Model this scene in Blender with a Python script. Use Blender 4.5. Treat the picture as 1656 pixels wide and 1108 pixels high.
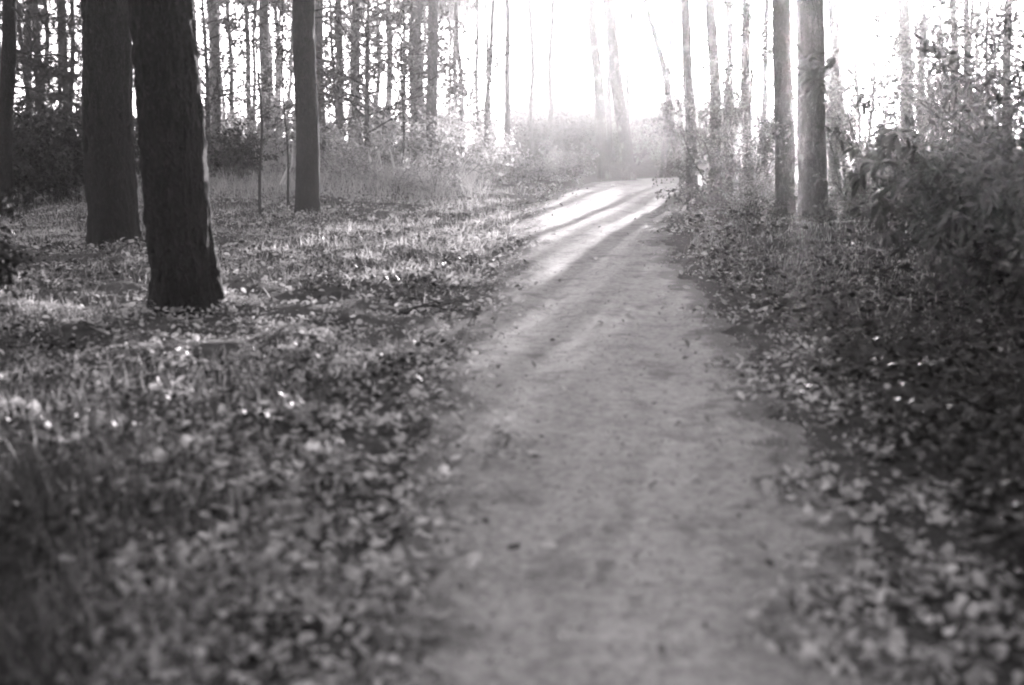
import bpy, math, random
import numpy as np

# ------------------------------------------------------------------ scene reset
for _o in list(bpy.data.objects):
    bpy.data.objects.remove(_o)
SC = bpy.context.scene
COL = SC.collection
rng = np.random.default_rng(11)
random.seed(11)
R = math.radians

# ------------------------------------------------------------------ camera
FPX, CX, CY = 1840.0, 828.0, 554.0          # focal length and centre in photo pixels
PITCH, CAM_H = R(10.6), 1.5
cam_d = bpy.data.cameras.new('camera')
cam_d.sensor_width = 36.0
cam_d.lens = 36.0 * FPX / 1656.0
cam_d.clip_start, cam_d.clip_end = 0.05, 2000.0
cam_d.dof.use_dof = True
cam_d.dof.focus_distance = 19.0
cam_d.dof.aperture_fstop = 1.3
cam = bpy.data.objects.new('camera', cam_d)
cam.location = (0, 0, CAM_H)
cam.rotation_euler = (math.pi / 2 - PITCH, 0, 0)
COL.objects.link(cam)
SC.camera = cam

# ------------------------------------------------------------------ sky, sun, exposure
SUN_AZ, SUN_EL = R(13.4), R(4.8)
TINT = (1.0, 0.94, 0.965)
w = bpy.data.worlds.new('World')
SC.world = w
w.use_nodes = True
nt = w.node_tree
bg = nt.nodes['Background']
sky = nt.nodes.new('ShaderNodeTexSky')
sky.sky_type = 'NISHITA'
sky.sun_disc = False
sky.sun_elevation = SUN_EL
sky.sun_rotation = SUN_AZ
sky.air_density, sky.dust_density, sky.ozone_density = 1.0, 0.4, 1.0
bw = nt.nodes.new('ShaderNodeRGBToBW')       # black and white film
mx = nt.nodes.new('ShaderNodeMix')
mx.data_type = 'RGBA'
mx.blend_type = 'MULTIPLY'
mx.inputs[0].default_value = 1.0
mx.inputs[7].default_value = (*TINT, 1)
nt.links.new(sky.outputs[0], bw.inputs[0])
nt.links.new(bw.outputs[0], mx.inputs[6])
nt.links.new(mx.outputs[2], bg.inputs[0])
bg.inputs[1].default_value = 0.15

sun_d = bpy.data.lights.new('sun', 'SUN')
sun_d.energy = 2.2
sun_d.angle = R(0.6)
sun_d.color = TINT
sun = bpy.data.objects.new('sun', sun_d)
sun.location = (20, 80, 30)
# lamp's -Z points from the sun to the scene
sun.rotation_euler = (math.pi / 2 - SUN_EL, 0, math.pi - SUN_AZ)
COL.objects.link(sun)
SC.view_settings.view_transform = 'Standard'
SC.view_settings.look = 'None'
SC.view_settings.gamma = 1.0
SC.view_settings.exposure = 3.5
SC.cycles.max_bounces = 6
SC.cycles.diffuse_bounces = 3
SC.cycles.transmission_bounces = 3
SC.cycles.volume_bounces = 0
SC.cycles.filter_width = 2.0
SC.cycles.use_denoising = True

# ------------------------------------------------------------------ numpy noise
def _hash(ix, iy, iz):
    n = (ix * 374761393 + iy * 668265263 + iz * 2147483647 * 3 + 1274126177).astype(np.int64)
    n = (n ^ (n >> 13)) * 1274126177
    n = n & 0xffffffff
    n = (n ^ (n >> 16)) & 0xffff
    return n / 65535.0

def noise3(x, y, z):
    x, y, z = np.broadcast_arrays(np.asarray(x, float), np.asarray(y, float), np.asarray(z, float))
    xi, yi, zi = np.floor(x).astype(np.int64), np.floor(y).astype(np.int64), np.floor(z).astype(np.int64)
    fx, fy, fz = x - xi, y - yi, z - zi
    fx, fy, fz = fx*fx*(3-2*fx), fy*fy*(3-2*fy), fz*fz*(3-2*fz)
    r = 0
    for dx in (0, 1):
        for dy in (0, 1):
            for dz in (0, 1):
                wgt = (fx if dx else 1-fx) * (fy if dy else 1-fy) * (fz if dz else 1-fz)
                r = r + wgt * _hash(xi+dx, yi+dy, zi+dz)
    return r * 2 - 1

def noise2(x, y, seed=0):
    return noise3(x, y, np.full(np.shape(x), seed * 7.37 + 0.5))

def smooth(a, b, x):
    t = np.clip((x - a) / (b - a), 0, 1)
    return t * t * (3 - 2 * t)

# ------------------------------------------------------------------ photo pixel -> ground
def ray(px, py):
    u, v = (px - CX) / FPX, (CY - py) / FPX
    return np.array([u, math.cos(PITCH) + v * math.sin(PITCH), -math.sin(PITCH) + v * math.cos(PITCH)])

def flat_hit(px, py):
    d = ray(px, py)
    t = -CAM_H / d[2]
    return np.array([d[0] * t, d[1] * t])

# path edges traced on the ground plane
PL = [(560, 1300), (655, 1108), (715, 900), (728, 800), (740, 700), (772, 600), (815, 500), (845, 450), (868, 405),
      (876, 375), (893, 345), (930, 322), (985, 303), (1040, 290), (1100, 281), (1190, 274)]
PR = [(1530, 1300), (1425, 1108), (1335, 900), (1290, 800), (1238, 700), (1180, 600), (1128, 500), (1090, 450), (1060, 405),
      (1055, 375), (1070, 345), (1092, 325), (1112, 312), (1135, 302), (1165, 294), (1230, 285)]
PLg = np.array([flat_hit(*p) for p in PL])
PRg = np.array([flat_hit(*p) for p in PR])

def resample(P, n):
    s = np.r_[0, np.cumsum(np.linalg.norm(np.diff(P, axis=0), axis=1))]
    # parameter by index so the left and right edges stay paired
    k = np.linspace(0, len(P) - 1, n)
    x = np.interp(k, np.arange(len(P)), P[:, 0])
    y = np.interp(k, np.arange(len(P)), P[:, 1])
    ker = np.ones(41) / 41
    xp = np.convolve(np.pad(x, 20, mode='reflect', reflect_type='odd'), ker, 'valid')
    yp = np.convolve(np.pad(y, 20, mode='reflect', reflect_type='odd'), ker, 'valid')
    return np.stack([xp, yp], 1)

NP = 700
EL, ER = resample(PLg, NP), resample(PRg, NP)
CEN = (EL + ER) / 2
_ext = (ER - EL)
EL, ER = EL - _ext * 0.15, ER + _ext * 0.09
HW = np.linalg.norm(ER - EL, axis=1) / 2

def path_dist(x, y):
    """signed distance to the path edge, negative on the path"""
    x, y = np.atleast_1d(np.asarray(x, float)), np.atleast_1d(np.asarray(y, float))
    out = np.empty(x.shape)
    c, hw = CEN[::4], HW[::4]
    fl, fo = x.ravel(), out.ravel()
    yr = y.ravel()
    for i in range(0, len(fl), 20000):
        dx = fl[i:i+20000, None] - c[None, :, 0]
        dy = yr[i:i+20000, None] - c[None, :, 1]
        d = np.sqrt(dx*dx + dy*dy)
        fo[i:i+20000] = (d - hw[None, :]).min(1)
    return fo.reshape(x.shape)

def base_h(x, y):
    h = 0.06 * noise2(x * 0.33, y * 0.33, 1) + 0.22 * noise2(x * 0.07 + 3, y * 0.07, 2) * smooth(6, 25, np.hypot(x, y))
    return h

def ground_h(x, y, pd=None):
    """height of the woodland floor"""
    x, y = np.asarray(x, float), np.asarray(y, float)
    if pd is None:
        pd = path_dist(x, y).reshape(x.shape)
    off = smooth(-0.15, 0.9, pd)
    h = base_h(x, y)
    h = h + off * (0.07 + 0.06 * noise2(x * 1.3, y * 1.3, 3) + 0.05 * noise2(x * 3.1, y * 3.1, 4) + 0.028 * noise2(x * 7, y * 7, 5))
    # low bank on the left behind the first trees
    h = h + 0.55 * np.exp(-(((x + 5.5) / 4.5) ** 2 + ((y - 25) / 5.0) ** 2)) * smooth(0.3, 3.0, pd)
    # right-hand verge rises gently away from the path
    h = h + 0.25 * smooth(0.5, 5.0, pd) * smooth(0.5, 3, x) * smooth(3, 9, y)
    h = h - 0.05 * (1 - smooth(-0.30, -0.02, pd))
    return h

def gh(x, y):
    return float(ground_h(np.array([x]), np.array([y]))[0])

def hit(px, py):
    d = ray(px, py)
    z = 0.0
    for _ in range(12):
        t = (z - CAM_H) / d[2]
        z = 0.5 * z + 0.5 * gh(d[0] * t, d[1] * t)
    return np.array([d[0] * t, d[1] * t, gh(d[0] * t, d[1] * t)])

def at_dist(px, dist):
    """ground point under photo column px at ground distance dist (along y)"""
    u = (px - CX) / FPX
    x = u * (dist * math.cos(PITCH) + CAM_H * math.sin(PITCH))
    return np.array([x, dist, gh(x, dist)])

def px_at(px, py, dist):
    """point on the ray of a pixel at depth y = dist"""
    d = ray(px, py)
    t = dist / d[1]
    return np.array([d[0] * t, dist, CAM_H + d[2] * t])

# ------------------------------------------------------------------ materials (greys: black and white film)
def newmat(name):
    m = bpy.data.materials.new(name)
    m.use_nodes = True
    n = m.node_tree
    return m, n, n.nodes['Principled BSDF']

def ramp(n, src, stops):
    r = n.nodes.new('ShaderNodeValToRGB')
    el = r.color_ramp.elements
    while len(el) < len(stops):
        el.new(0.5)
    for e, (p, v) in zip(el, stops):
        e.position = p
        e.color = (v, v, v, 1)
    n.links.new(src, r.inputs[0])
    return r.outputs[0]

def noise_node(n, scale, detail=4, rough=0.6, vec=None):
    t = n.nodes.new('ShaderNodeTexNoise')
    t.inputs['Scale'].default_value = scale
    t.inputs['Detail'].default_value = detail
    t.inputs['Roughness'].default_value = rough
    if vec:
        n.links.new(vec, t.inputs['Vector'])
    return t.outputs['Fac']

def coords(n, scale=(1, 1, 1)):
    c = n.nodes.new('ShaderNodeTexCoord')
    mp = n.nodes.new('ShaderNodeMapping')
    mp.inputs['Scale'].default_value = scale
    n.links.new(c.outputs['Object'], mp.inputs['Vector'])
    return mp.outputs[0]

def mixc(n, fac, a, b, mode='MIX'):
    m = n.nodes.new('ShaderNodeMix')
    m.data_type = 'RGBA'
    m.blend_type = mode
    for sock, v in ((m.inputs[0], fac), (m.inputs[6], a), (m.inputs[7], b)):
        if hasattr(v, 'is_linked'):
            n.links.new(v, sock)
        elif sock == m.inputs[0]:
            sock.default_value = v
        else:
            sock.default_value = (v, v, v, 1)
    return m.outputs[2]

def bump(n, src, strength, dist, bsdf):
    b = n.nodes.new('ShaderNodeBump')
    b.inputs['Strength'].default_value = strength
    b.inputs['Distance'].default_value = dist
    n.links.new(src, b.inputs['Height'])
    n.links.new(b.outputs[0], bsdf.inputs['Normal'])

def bark_mat(name, lo, hi, lichen=0.0):
    m, n, b = newmat(name)
    v = coords(n, (9, 9, 3.2))
    f0 = noise_node(n, 2.2, 8, 0.65, v)
    vo = n.nodes.new('ShaderNodeTexVoronoi')
    vo.feature = 'DISTANCE_TO_EDGE'
    vo.inputs['Scale'].default_value = 3.4
    wv = n.nodes.new('ShaderNodeTexNoise')
    wv.inputs['Scale'].default_value = 1.6
    wv.inputs['Detail'].default_value = 6
    n.links.new(v, wv.inputs['Vector'])
    wa = n.nodes.new('ShaderNodeVectorMath')
    wa.operation = 'MULTIPLY_ADD'
    n.links.new(wv.outputs['Color'], wa.inputs[0])
    wa.inputs[1].default_value = (1.6, 1.6, 1.6)
    n.links.new(v, wa.inputs[2])
    n.links.new(wa.outputs[0], vo.inputs['Vector'])
    crack = ramp(n, vo.outputs['Distance'], [(0.0, 0.35), (0.3, 1.0)])
    fm = n.nodes.new('ShaderNodeMath')
    fm.operation = 'MULTIPLY'
    n.links.new(f0, fm.inputs[0])
    n.links.new(crack, fm.inputs[1])
    f = fm.outputs[0]
    c = ramp(n, f, [(0.15, lo), (0.5, (lo + hi) / 2), (0.68, hi)])
    if lichen:
        g = noise_node(n, 3.0, 5, 0.7, coords(n, (1, 1, 0.6)))
        c = mixc(n, ramp(n, g, [(0.56, 0), (0.66, 1)]), c, lichen)
    n.links.new(c, b.inputs['Base Color'])
    b.inputs['Roughness'].default_value = 0.95
    b.inputs['Specular IOR Level'].default_value = 0.15
    bump(n, f, 1.0, 0.04, b)
    return m

def leaf_mat(name, stops, trans=0.3, rough=0.6, spec=0.3, per_object=False):
    m, n, b = newmat(name)
    if per_object:
        s = n.nodes.new('ShaderNodeObjectInfo').outputs['Random']
    else:
        s = n.nodes.new('ShaderNodeNewGeometry').outputs['Random Per Island']
    c = ramp(n, s, stops)
    n.links.new(c, b.inputs['Base Color'])
    b.inputs['Roughness'].default_value = rough
    b.inputs['Specular IOR Level'].default_value = spec
    t = n.nodes.new('ShaderNodeBsdfTranslucent')
    n.links.new(c, t.inputs[0])
    ms = n.nodes.new('ShaderNodeMixShader')
    ms.inputs[0].default_value = trans
    n.links.new(b.outputs[0], ms.inputs[1])
    n.links.new(t.outputs[0], ms.inputs[2])
    n.links.new(ms.outputs[0], n.nodes['Material Output'].inputs['Surface'])
    return m

M = {}
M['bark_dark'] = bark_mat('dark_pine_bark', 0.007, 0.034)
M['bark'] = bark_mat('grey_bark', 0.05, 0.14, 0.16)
M['bark_pale'] = bark_mat('haze_pale_bark', 0.12, 0.30)  # haze over the far left trunks put into a lighter bark colour
M['twig'] = bark_mat('twig_bark', 0.04, 0.10)
M['needle'] = leaf_mat('pine_needles', [(0, 0.03), (1, 0.08)], 0.2)
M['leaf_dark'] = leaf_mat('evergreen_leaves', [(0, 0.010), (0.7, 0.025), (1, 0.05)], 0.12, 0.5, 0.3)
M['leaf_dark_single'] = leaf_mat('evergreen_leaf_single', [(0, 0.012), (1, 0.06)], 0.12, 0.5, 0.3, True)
M['leaf_mid'] = leaf_mat('woodland_leaves', [(0, 0.06), (1, 0.17)], 0.35)
M['leaf_pale'] = leaf_mat('dry_hazed_leaves', [(0, 0.2), (0.8, 0.42), (1, 0.6)], 0.4)  # dry leaves, lightened further to stand in for haze on the left bank
M['litter'] = leaf_mat('leaf_litter', [(0, 0.06), (0.3, 0.3), (0.75, 0.52), (1, 0.7)], 0.25, 0.7, 0.2)
M['litter_single'] = leaf_mat('fallen_leaf_surface', [(0, 0.22), (0.5, 0.36), (1, 0.55)], 0.25, 0.7, 0.2, True)
M['grass_dry'] = leaf_mat('dry_grass', [(0, 0.3), (0.6, 0.54), (1, 0.75)], 0.45, 0.7, 0.2)
M['grass_dark'] = leaf_mat('green_grass', [(0, 0.12), (0.7, 0.32), (1, 0.55)], 0.35, 0.6, 0.3)
M['grass_long'] = leaf_mat('long_grass_blades', [(0, 0.02), (0.8, 0.07), (1, 0.2)], 0.3, 0.6, 0.3)
M['reed'] = leaf_mat('dead_reed_leaf', [(0, 0.4), (1, 0.7)], 0.3, 0.7, 0.2, True)

def soil_mat():
    m, n, b = newmat('woodland_soil')
    v = coords(n)
    a = noise_node(n, 1.1, 6, 0.65, v)
    f = noise_node(n, 9.0, 8, 0.7, v)
    c = mixc(n, 0.5, ramp(n, a, [(0.3, 0.03), (0.7, 0.10)]), ramp(n, f, [(0.35, 0.02), (0.55, 0.08), (0.75, 0.2)]))
    n.links.new(c, b.inputs['Base Color'])
    b.inputs['Roughness'].default_value = 1.0
    b.inputs['Specular IOR Level'].default_value = 0.1
    bump(n, f, 1.0, 0.03, b)
    return m

def path_mat():
    m, n, b = newmat('trodden_sand')
    v = coords(n)
    a = noise_node(n, 0.9, 6, 0.6, v)
    f = noise_node(n, 6.0, 8, 0.7, v)
    g = noise_node(n, 60.0, 4, 0.7, v)
    st = noise_node(n, 2.6, 6, 0.65, coords(n, (1.0, 0.8, 1)))
    c = mixc(n, 0.45, ramp(n, a, [(0.32, 0.25), (0.68, 0.5)]), ramp(n, f, [(0.3, 0.14), (0.5, 0.38), (0.68, 0.56)]))
    c = mixc(n, 0.3, c, ramp(n, g, [(0.3, 0.18), (0.7, 0.48)]))
    m2 = noise_node(n, 19.0, 5, 0.75, v)
    c = mixc(n, 0.35, c, ramp(n, m2, [(0.36, 0.06), (0.5, 0.36), (0.66, 0.62)]))
    c = mixc(n, ramp(n, st, [(0.52, 0.0), (0.66, 0.8)]), c, 0.15)
    at = n.nodes.new('ShaderNodeAttribute')
    at.attribute_name = 'edge'
    e = n.nodes.new('ShaderNodeMath')
    e.operation = 'MULTIPLY_ADD'
    n.links.new(f, e.inputs[0])
    e.inputs[1].default_value = 0.9
    n.links.new(at.outputs['Fac'], e.inputs[2])
    c = mixc(n, ramp(n, e.outputs[0], [(0.8, 0.0), (1.45, 0.8)]), c, 0.14)   # soil trodden in along the edges
    n.links.new(c, b.inputs['Base Color'])
    b.inputs['Roughness'].default_value = 0.95
    b.inputs['Specular IOR Level'].default_value = 0.15
    mm = n.nodes.new('ShaderNodeMath')
    mm.operation = 'ADD'
    n.links.new(f, mm.inputs[0])
    n.links.new(g, mm.inputs[1])
    bump(n, mm.outputs[0], 0.6, 0.02, b)
    return m
M['soil'] = soil_mat()
M['sand'] = path_mat()

# ------------------------------------------------------------------ mesh helpers
class Geo:
    """collects vertices and polygons of 3 or 4 corners"""
    def __init__(self):
        self.v, self.t, self.q, self.tm, self.qm, self.n = [], [], [], [], [], 0
    def add(self, v, f, mat=0):
        v, f = np.asarray(v, float), np.asarray(f, np.int64)
        if not len(v) or not len(f):
            return
        (self.t if f.shape[1] == 3 else self.q).append(f + self.n)
        (self.tm if f.shape[1] == 3 else self.qm).append(np.full(len(f), mat))
        self.v.append(v)
        self.n += len(v)
    def mesh(self, name, mats, flat=False):
        me = bpy.data.meshes.new(name)
        V = np.concatenate(self.v)
        T = np.concatenate(self.t) if self.t else np.zeros((0, 3), int)
        Q = np.concatenate(self.q) if self.q else np.zeros((0, 4), int)
        loops = np.r_[T.ravel(), Q.ravel()]
        starts = np.r_[np.arange(len(T)) * 3, len(T) * 3 + np.arange(len(Q)) * 4]
        me.vertices.add(len(V))
        me.vertices.foreach_set('co', V.astype(np.float32).ravel())
        me.loops.add(len(loops))
        me.loops.foreach_set('vertex_index', loops.astype(np.int32))
        me.polygons.add(len(starts))
        me.polygons.foreach_set('loop_start', starts.astype(np.int32))
        mi = np.concatenate([np.zeros(0)] + self.tm + self.qm).astype(np.int32)
        for m in mats:
            me.materials.append(m)
        me.polygons.foreach_set('material_index', mi)
        me.update(calc_edges=True)
        me.polygons.foreach_set('use_smooth', np.full(len(starts), not flat))
        return me

def put(name, me, parent=None, loc=(0, 0, 0), rot=(0, 0, 0), scale=(1, 1, 1)):
    o = bpy.data.objects.new(name, me)
    COL.objects.link(o)
    o.location, o.rotation_euler, o.scale = loc, rot, scale
    if parent:
        o.parent = parent
    return o

def tag(o, label=None, cat=None, group=None, kind=None):
    for k, v in (('label', label), ('category', cat), ('group', group), ('kind', kind)):
        if v:
            o[k] = v
    return o

def thing(name, label, cat, loc, rz=0.0, group=None, scale=1.0):
    o = bpy.data.objects.new(name, None)
    o.empty_display_size = 0.2
    COL.objects.link(o)
    o.location, o.rotation_euler = loc, (0, 0, rz)
    o.scale = (scale,) * 3
    return tag(o, label, cat, group)

def tube(P, rad, segs=6, cap=True):
    P, rad = np.asarray(P, float), np.asarray(rad, float)
    T = np.gradient(P, axis=0)
    T /= np.linalg.norm(T, axis=1, keepdims=True) + 1e-9
    ref = np.array([1.0, 0, 0]) if abs(T[0][0]) < 0.8 else np.array([0, 1.0, 0])
    A = np.cross(T, ref)
    A /= np.linalg.norm(A, axis=1, keepdims=True) + 1e-9
    B = np.cross(T, A)
    th = np.arange(segs) * 2 * np.pi / segs
    V = P[:, None, :] + rad[:, None, None] * (np.cos(th)[None, :, None] * A[:, None, :] + np.sin(th)[None, :, None] * B[:, None, :])
    n = len(P)
    i = np.arange(n - 1)[:, None] * segs
    j = np.arange(segs)[None, :]
    j2 = (j + 1) % segs
    F = np.stack([i + j, i + j2, i + segs + j2, i + segs + j], -1).reshape(-1, 4)
    return V.reshape(-1, 3), F

def rotations(D, roll):
    """frames whose local +Y follows D"""
    D = D / (np.linalg.norm(D, axis=1, keepdims=True) + 1e-9)
    up = np.where(np.abs(D[:, 2:3]) < 0.95, np.array([[0, 0, 1.0]]), np.array([[1.0, 0, 0]]))
    X = np.cross(D, up)
    X /= np.linalg.norm(X, axis=1, keepdims=True) + 1e-9
    Z = np.cross(X, D)
    c, s = np.cos(roll)[:, None], np.sin(roll)[:, None]
    return np.stack([c * X + s * Z, D, -s * X + c * Z], 2)

def scatter(geo, tv, tf, P, D, roll, size, mat=0):
    P, D = np.asarray(P, float), np.asarray(D, float)
    n = len(P)
    if n == 0:
        return
    Rm = rotations(D, roll)
    S = np.asarray(size, float)
    if S.ndim == 1:
        S = np.repeat(S[:, None], 3, 1)
    V = np.einsum('nij,nkj->nki', Rm, tv[None] * S[:, None, :]) + P[:, None, :]
    F = tf[None] + (np.arange(n) * len(tv))[:, None, None]
    geo.add(V.reshape(-1, 3), F.reshape(-1, tf.shape[1]), mat)

# templates, unit length along +Y
LEAF_V = np.array([[0, 0, 0], [-.26, .34, .06], [0, .38, 0], [.26, .34, .06], [-.2, .72, .02], [0, .75, -.05], [.2, .72, .02], [0, 1, -.14]])
LEAF_F = np.array([[0, 2, 1], [0, 3, 2], [1, 2, 4], [2, 5, 4], [2, 3, 6], [2, 6, 5], [4, 5, 7], [5, 6, 7]])
OVAL_V = np.array([[0, 0, 0], [-.28, .45, .05], [.28, .45, .05], [0, 1, -.08]])
OVAL_F = np.array([[0, 2, 1], [1, 2, 3]])
LANCE_V = np.array([[0, 0, 0], [-.13, .4, .04], [.13, .4, .04], [-.1, .75, -.03], [.1, .75, -.03], [0, 1, -.15]])
LANCE_F = np.array([[0, 2, 1], [1, 2, 3], [2, 4, 3], [3, 4, 5]])
BLADE_V = np.array([[-.5, 0, 0], [.5, 0, 0], [-.42, .45, .05], [.42, .45, .05], [0, 1, .32]]) * np.array([1, 1, 1])
BLADE_F = np.array([[0, 1, 2], [1, 3, 2], [2, 3, 4]])
def _tuft():
    v, f = [], []
    for k, (ax, az) in enumerate(((-.5, .1), (-.25, .4), (0, -.1), (.25, .35), (.5, 0), (0, .6), (.12, -.5))):
        d = np.array([ax, 1, az])
        d /= np.linalg.norm(d)
        p = np.cross(d, [0.3, 0.1, 1])
        p = p / np.linalg.norm(p) * .045
        v += [-p, p, d]
        f.append([3*k, 3*k+1, 3*k+2])
    return np.array(v), np.array(f)
TUFT_V, TUFT_F = _tuft()

# irregular oak-like leaf for the litter, curled
def _litter_leaf(seed):
    r = np.random.default_rng(seed)
    w_ = np.array([.05, .32, .21, .38, .07])
    y_ = np.array([0, .27, .47, .74, 1.0])
    curl = r.uniform(.15, .5)
    v = []
    for k in range(5):
        zc = curl * (y_[k] - .5) ** 2
        zz = r.uniform(.05, .28)
        v += [[-w_[k], y_[k] - .5, zc + w_[k] * zz + r.normal() * .02], [0, y_[k] - .5, zc], [w_[k], y_[k] - .5, zc + w_[k] * (zz + r.uniform(-.1, .3))]]
    f = []
    for k in range(4):
        a = 3 * k
        f += [[a, a+1, a+4], [a, a+4, a+3], [a+1, a+2, a+5], [a+1, a+5, a+4]]
    return np.array(v), np.array(f)
LITTER = [_litter_leaf(s) for s in range(6)]

# ------------------------------------------------------------------ SETTING: ground, path
def axis(n, lim, a):
    u = np.linspace(-1, 1, n)
    b = math.asinh(lim / a)
    return a * np.sinh(u * b)
LIM = 112.0
gx = axis(350, LIM, 5.5)
gy = axis(470, LIM, 5.5) 
gy = np.sort(np.r_[gy[gy < -12], -12 + 0.0 + np.arange(0, 1) * 1.0, np.linspace(-11, 1.5, 20), np.geomspace(1.6, LIM, 340)])
X, Y = np.meshgrid(gx, gy)
PD = path_dist(X, Y)
Z = ground_h(X, Y, PD)
g = Geo()
ny, nx = X.shape
ii = (np.arange(ny - 1)[:, None] * nx + np.arange(nx - 1)[None, :])
g.add(np.stack([X, Y, Z], -1).reshape(-1, 3), np.stack([ii, ii + 1, ii + nx + 1, ii + nx], -1).reshape(-1, 4))
ground = tag(put('ground', g.mesh('ground', [M['soil']])), 'dark woodland floor of soil between the trees', kind='structure')

def path_strip():
    g = Geo()
    s = np.r_[0, np.cumsum(np.linalg.norm(np.diff(CEN, axis=0), axis=1))]
    K = 900
    k = np.interp(np.linspace(0, 1, K) ** 1.35 * s[-1], s, np.arange(NP))
    def ip(A):
        return np.stack([np.interp(k, np.arange(NP), A[:, 0]), np.interp(k, np.arange(NP), A[:, 1])], 1)
    L, Rr = ip(EL), ip(ER)
    t = np.linspace(-0.07, 1.07, 31)
    sl = np.linspace(0, 1, K) * 160
    wl = 0.10 * noise2(sl * .35, sl * 0, 8) + 0.12 * noise2(sl * 1.9, sl * 0, 9)
    wr = 0.10 * noise2(sl * .35, sl * 0, 10) + 0.12 * noise2(sl * 1.9, sl * 0, 12)
    W = np.linalg.norm(Rr - L, axis=1)
    tt = t[None, :] + (wl / W)[:, None] * (1 - smooth(0, .35, t))[None, :] + (wr / W)[:, None] * smooth(.65, 1, t)[None, :]
    P = L[:, None, :] * (1 - tt[..., None]) + Rr[:, None, :] * tt[..., None]
    x, y = P[..., 0], P[..., 1]
    edge = np.maximum(1 - smooth(-0.05, 0.24, t), smooth(0.76, 1.05, t))[None, :] * np.ones((K, 1))
    z = base_h(x, y) + 0.006 * noise2(x * 3.5, y * 3.5, 21) + 0.003 * noise2(x * 9, y * 9, 22)
    z += -0.025 * np.exp(-((t - .30) / .1) ** 2)[None, :] - 0.02 * np.exp(-((t - .72) / .1) ** 2)[None, :]
    z -= 0.10 * (np.maximum(1 - smooth(-0.07, 0.0, t), smooth(1.0, 1.07, t)))[None, :]
    z += 0.004
    nn = len(t)
    ii = (np.arange(K - 1)[:, None] * nn + np.arange(nn - 1)[None, :])
    g.add(np.stack([x, y, z], -1).reshape(-1, 3), np.stack([ii, ii + 1, ii + nn + 1, ii + nn], -1).reshape(-1, 4))
    me = g.mesh('path', [M['sand']])
    a = me.attributes.new('edge', 'FLOAT', 'POINT')
    a.data.foreach_set('value', edge.ravel().astype(np.float32))
    return me
path = tag(put('path', path_strip()), 'pale trodden sandy footpath curving away to the right', kind='structure')

def floor_z(x, y):
    pd = path_dist(x, y)
    return np.where(pd < -0.05, base_h(x, y) + 0.004, ground_h(x, y, pd)), pd

# ------------------------------------------------------------------ branching plants
def grow(r, start, d, length, r0, level, maxlev, tubes, leaves, bend=0.25, up=0.0, kids=(5, 5, 4), ratio=0.5, leafgap=0.06, leaf_from=1, n=6, spread=0.9):
    P = [np.array(start, float)]
    D = np.array(d, float) / np.linalg.norm(d)
    st = length / (n - 1)
    for k in range(n - 1):
        D = D + r.normal(size=3) * bend * 0.5 + np.array([0, 0, up])
        D /= np.linalg.norm(D)
        P.append(P[-1] + D * st)
    P = np.array(P)
    rad = r0 * np.linspace(1, 0.3, n)
    tubes.append((P, rad, 6 if level == 0 else (4 if level == 1 else 3)))
    if level >= leaf_from:
        m = max(2, int(length / leafgap))
        t = r.uniform(0.2, 1.0, m) * (n - 1)
        i = np.minimum(t.astype(int), n - 2)
        pos = P[i] + (P[i + 1] - P[i]) * (t - i)[:, None]
        dirs = (P[i + 1] - P[i]) / st * 0.7 + r.normal(size=(m, 3)) * 0.6
        leaves.append((pos, dirs))
    if level < maxlev:
        for c in range(kids[level]):
            t = r.uniform(0.25, 1.0) * (n - 1)
            i = min(int(t), n - 2)
            p = P[i] + (P[i + 1] - P[i]) * (t - i)
            dd = (P[i + 1] - P[i]) / st + r.normal(size=3) * spread
            grow(r, p, dd, length * ratio * r.uniform(0.7, 1.25), rad[i] * 0.6, level + 1, maxlev, tubes, leaves, bend, up, kids, ratio, leafgap, leaf_from, max(4, n - 1), spread)

def wood_geo(g, tubes, mat=0):
    for P, rad, s in tubes:
        g.add(*tube(P, rad, s), mat)

def shrub_mesh(seed, height, n_stems, lean, kids, ratio, leafgap, leaf_size, leaf_t, droop=0.2, up=0.0, maxlev=2, spread=0.9, bend=0.25, stem_r=0.02):
    """two meshes, stems and foliage"""
    r = np.random.default_rng(seed)
    tubes, leaves = [], []
    for k in range(n_stems):
        a = r.uniform(0, 2 * math.pi)
        l = r.uniform(0, lean)
        d = [math.cos(a) * l, math.sin(a) * l, 1]
        grow(r, [math.cos(a) * 0.08 * r.uniform(0, 2), math.sin(a) * 0.08 * r.uniform(0, 2), -0.05], d, height * r.uniform(0.7, 1.15), stem_r * r.uniform(.7, 1.2), 0, maxlev, tubes, leaves,
             kids=kids, ratio=ratio, leafgap=leafgap, up=up, spread=spread, bend=bend)
    gw, gl = Geo(), Geo()
    wood_geo(gw, tubes)
    P = np.concatenate([p for p, _ in leaves])
    D = np.concatenate([d for _, d in leaves])
    D[:, 2] -= droop
    keep = P[:, 2] > 0.03
    P, D = P[keep], D[keep]
    tv, tf = leaf_t
    scatter(gl, tv, tf, P, D, r.uniform(-1.2, 1.2, len(P)), leaf_size * r.uniform(0.6, 1.3, len(P)))
    return gw, gl

OV, LC, LF, TF = (OVAL_V, OVAL_F), (LANCE_V, LANCE_F), (LEAF_V, LEAF_F), (TUFT_V, TUFT_F)
SHRUB = {}
def shrub_kind(key, leafmat, variants, **kw):
    SHRUB[key] = []
    for s in range(variants):
        gw, gl = shrub_mesh(hash(key) % 1000 * 0 + sum(map(ord, key)) * 7 + s, **kw)
        SHRUB[key].append((gw.mesh(key + '_stem', [M['twig']]), gl.mesh(key + '_foliage', [M[leafmat]], True)))
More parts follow.
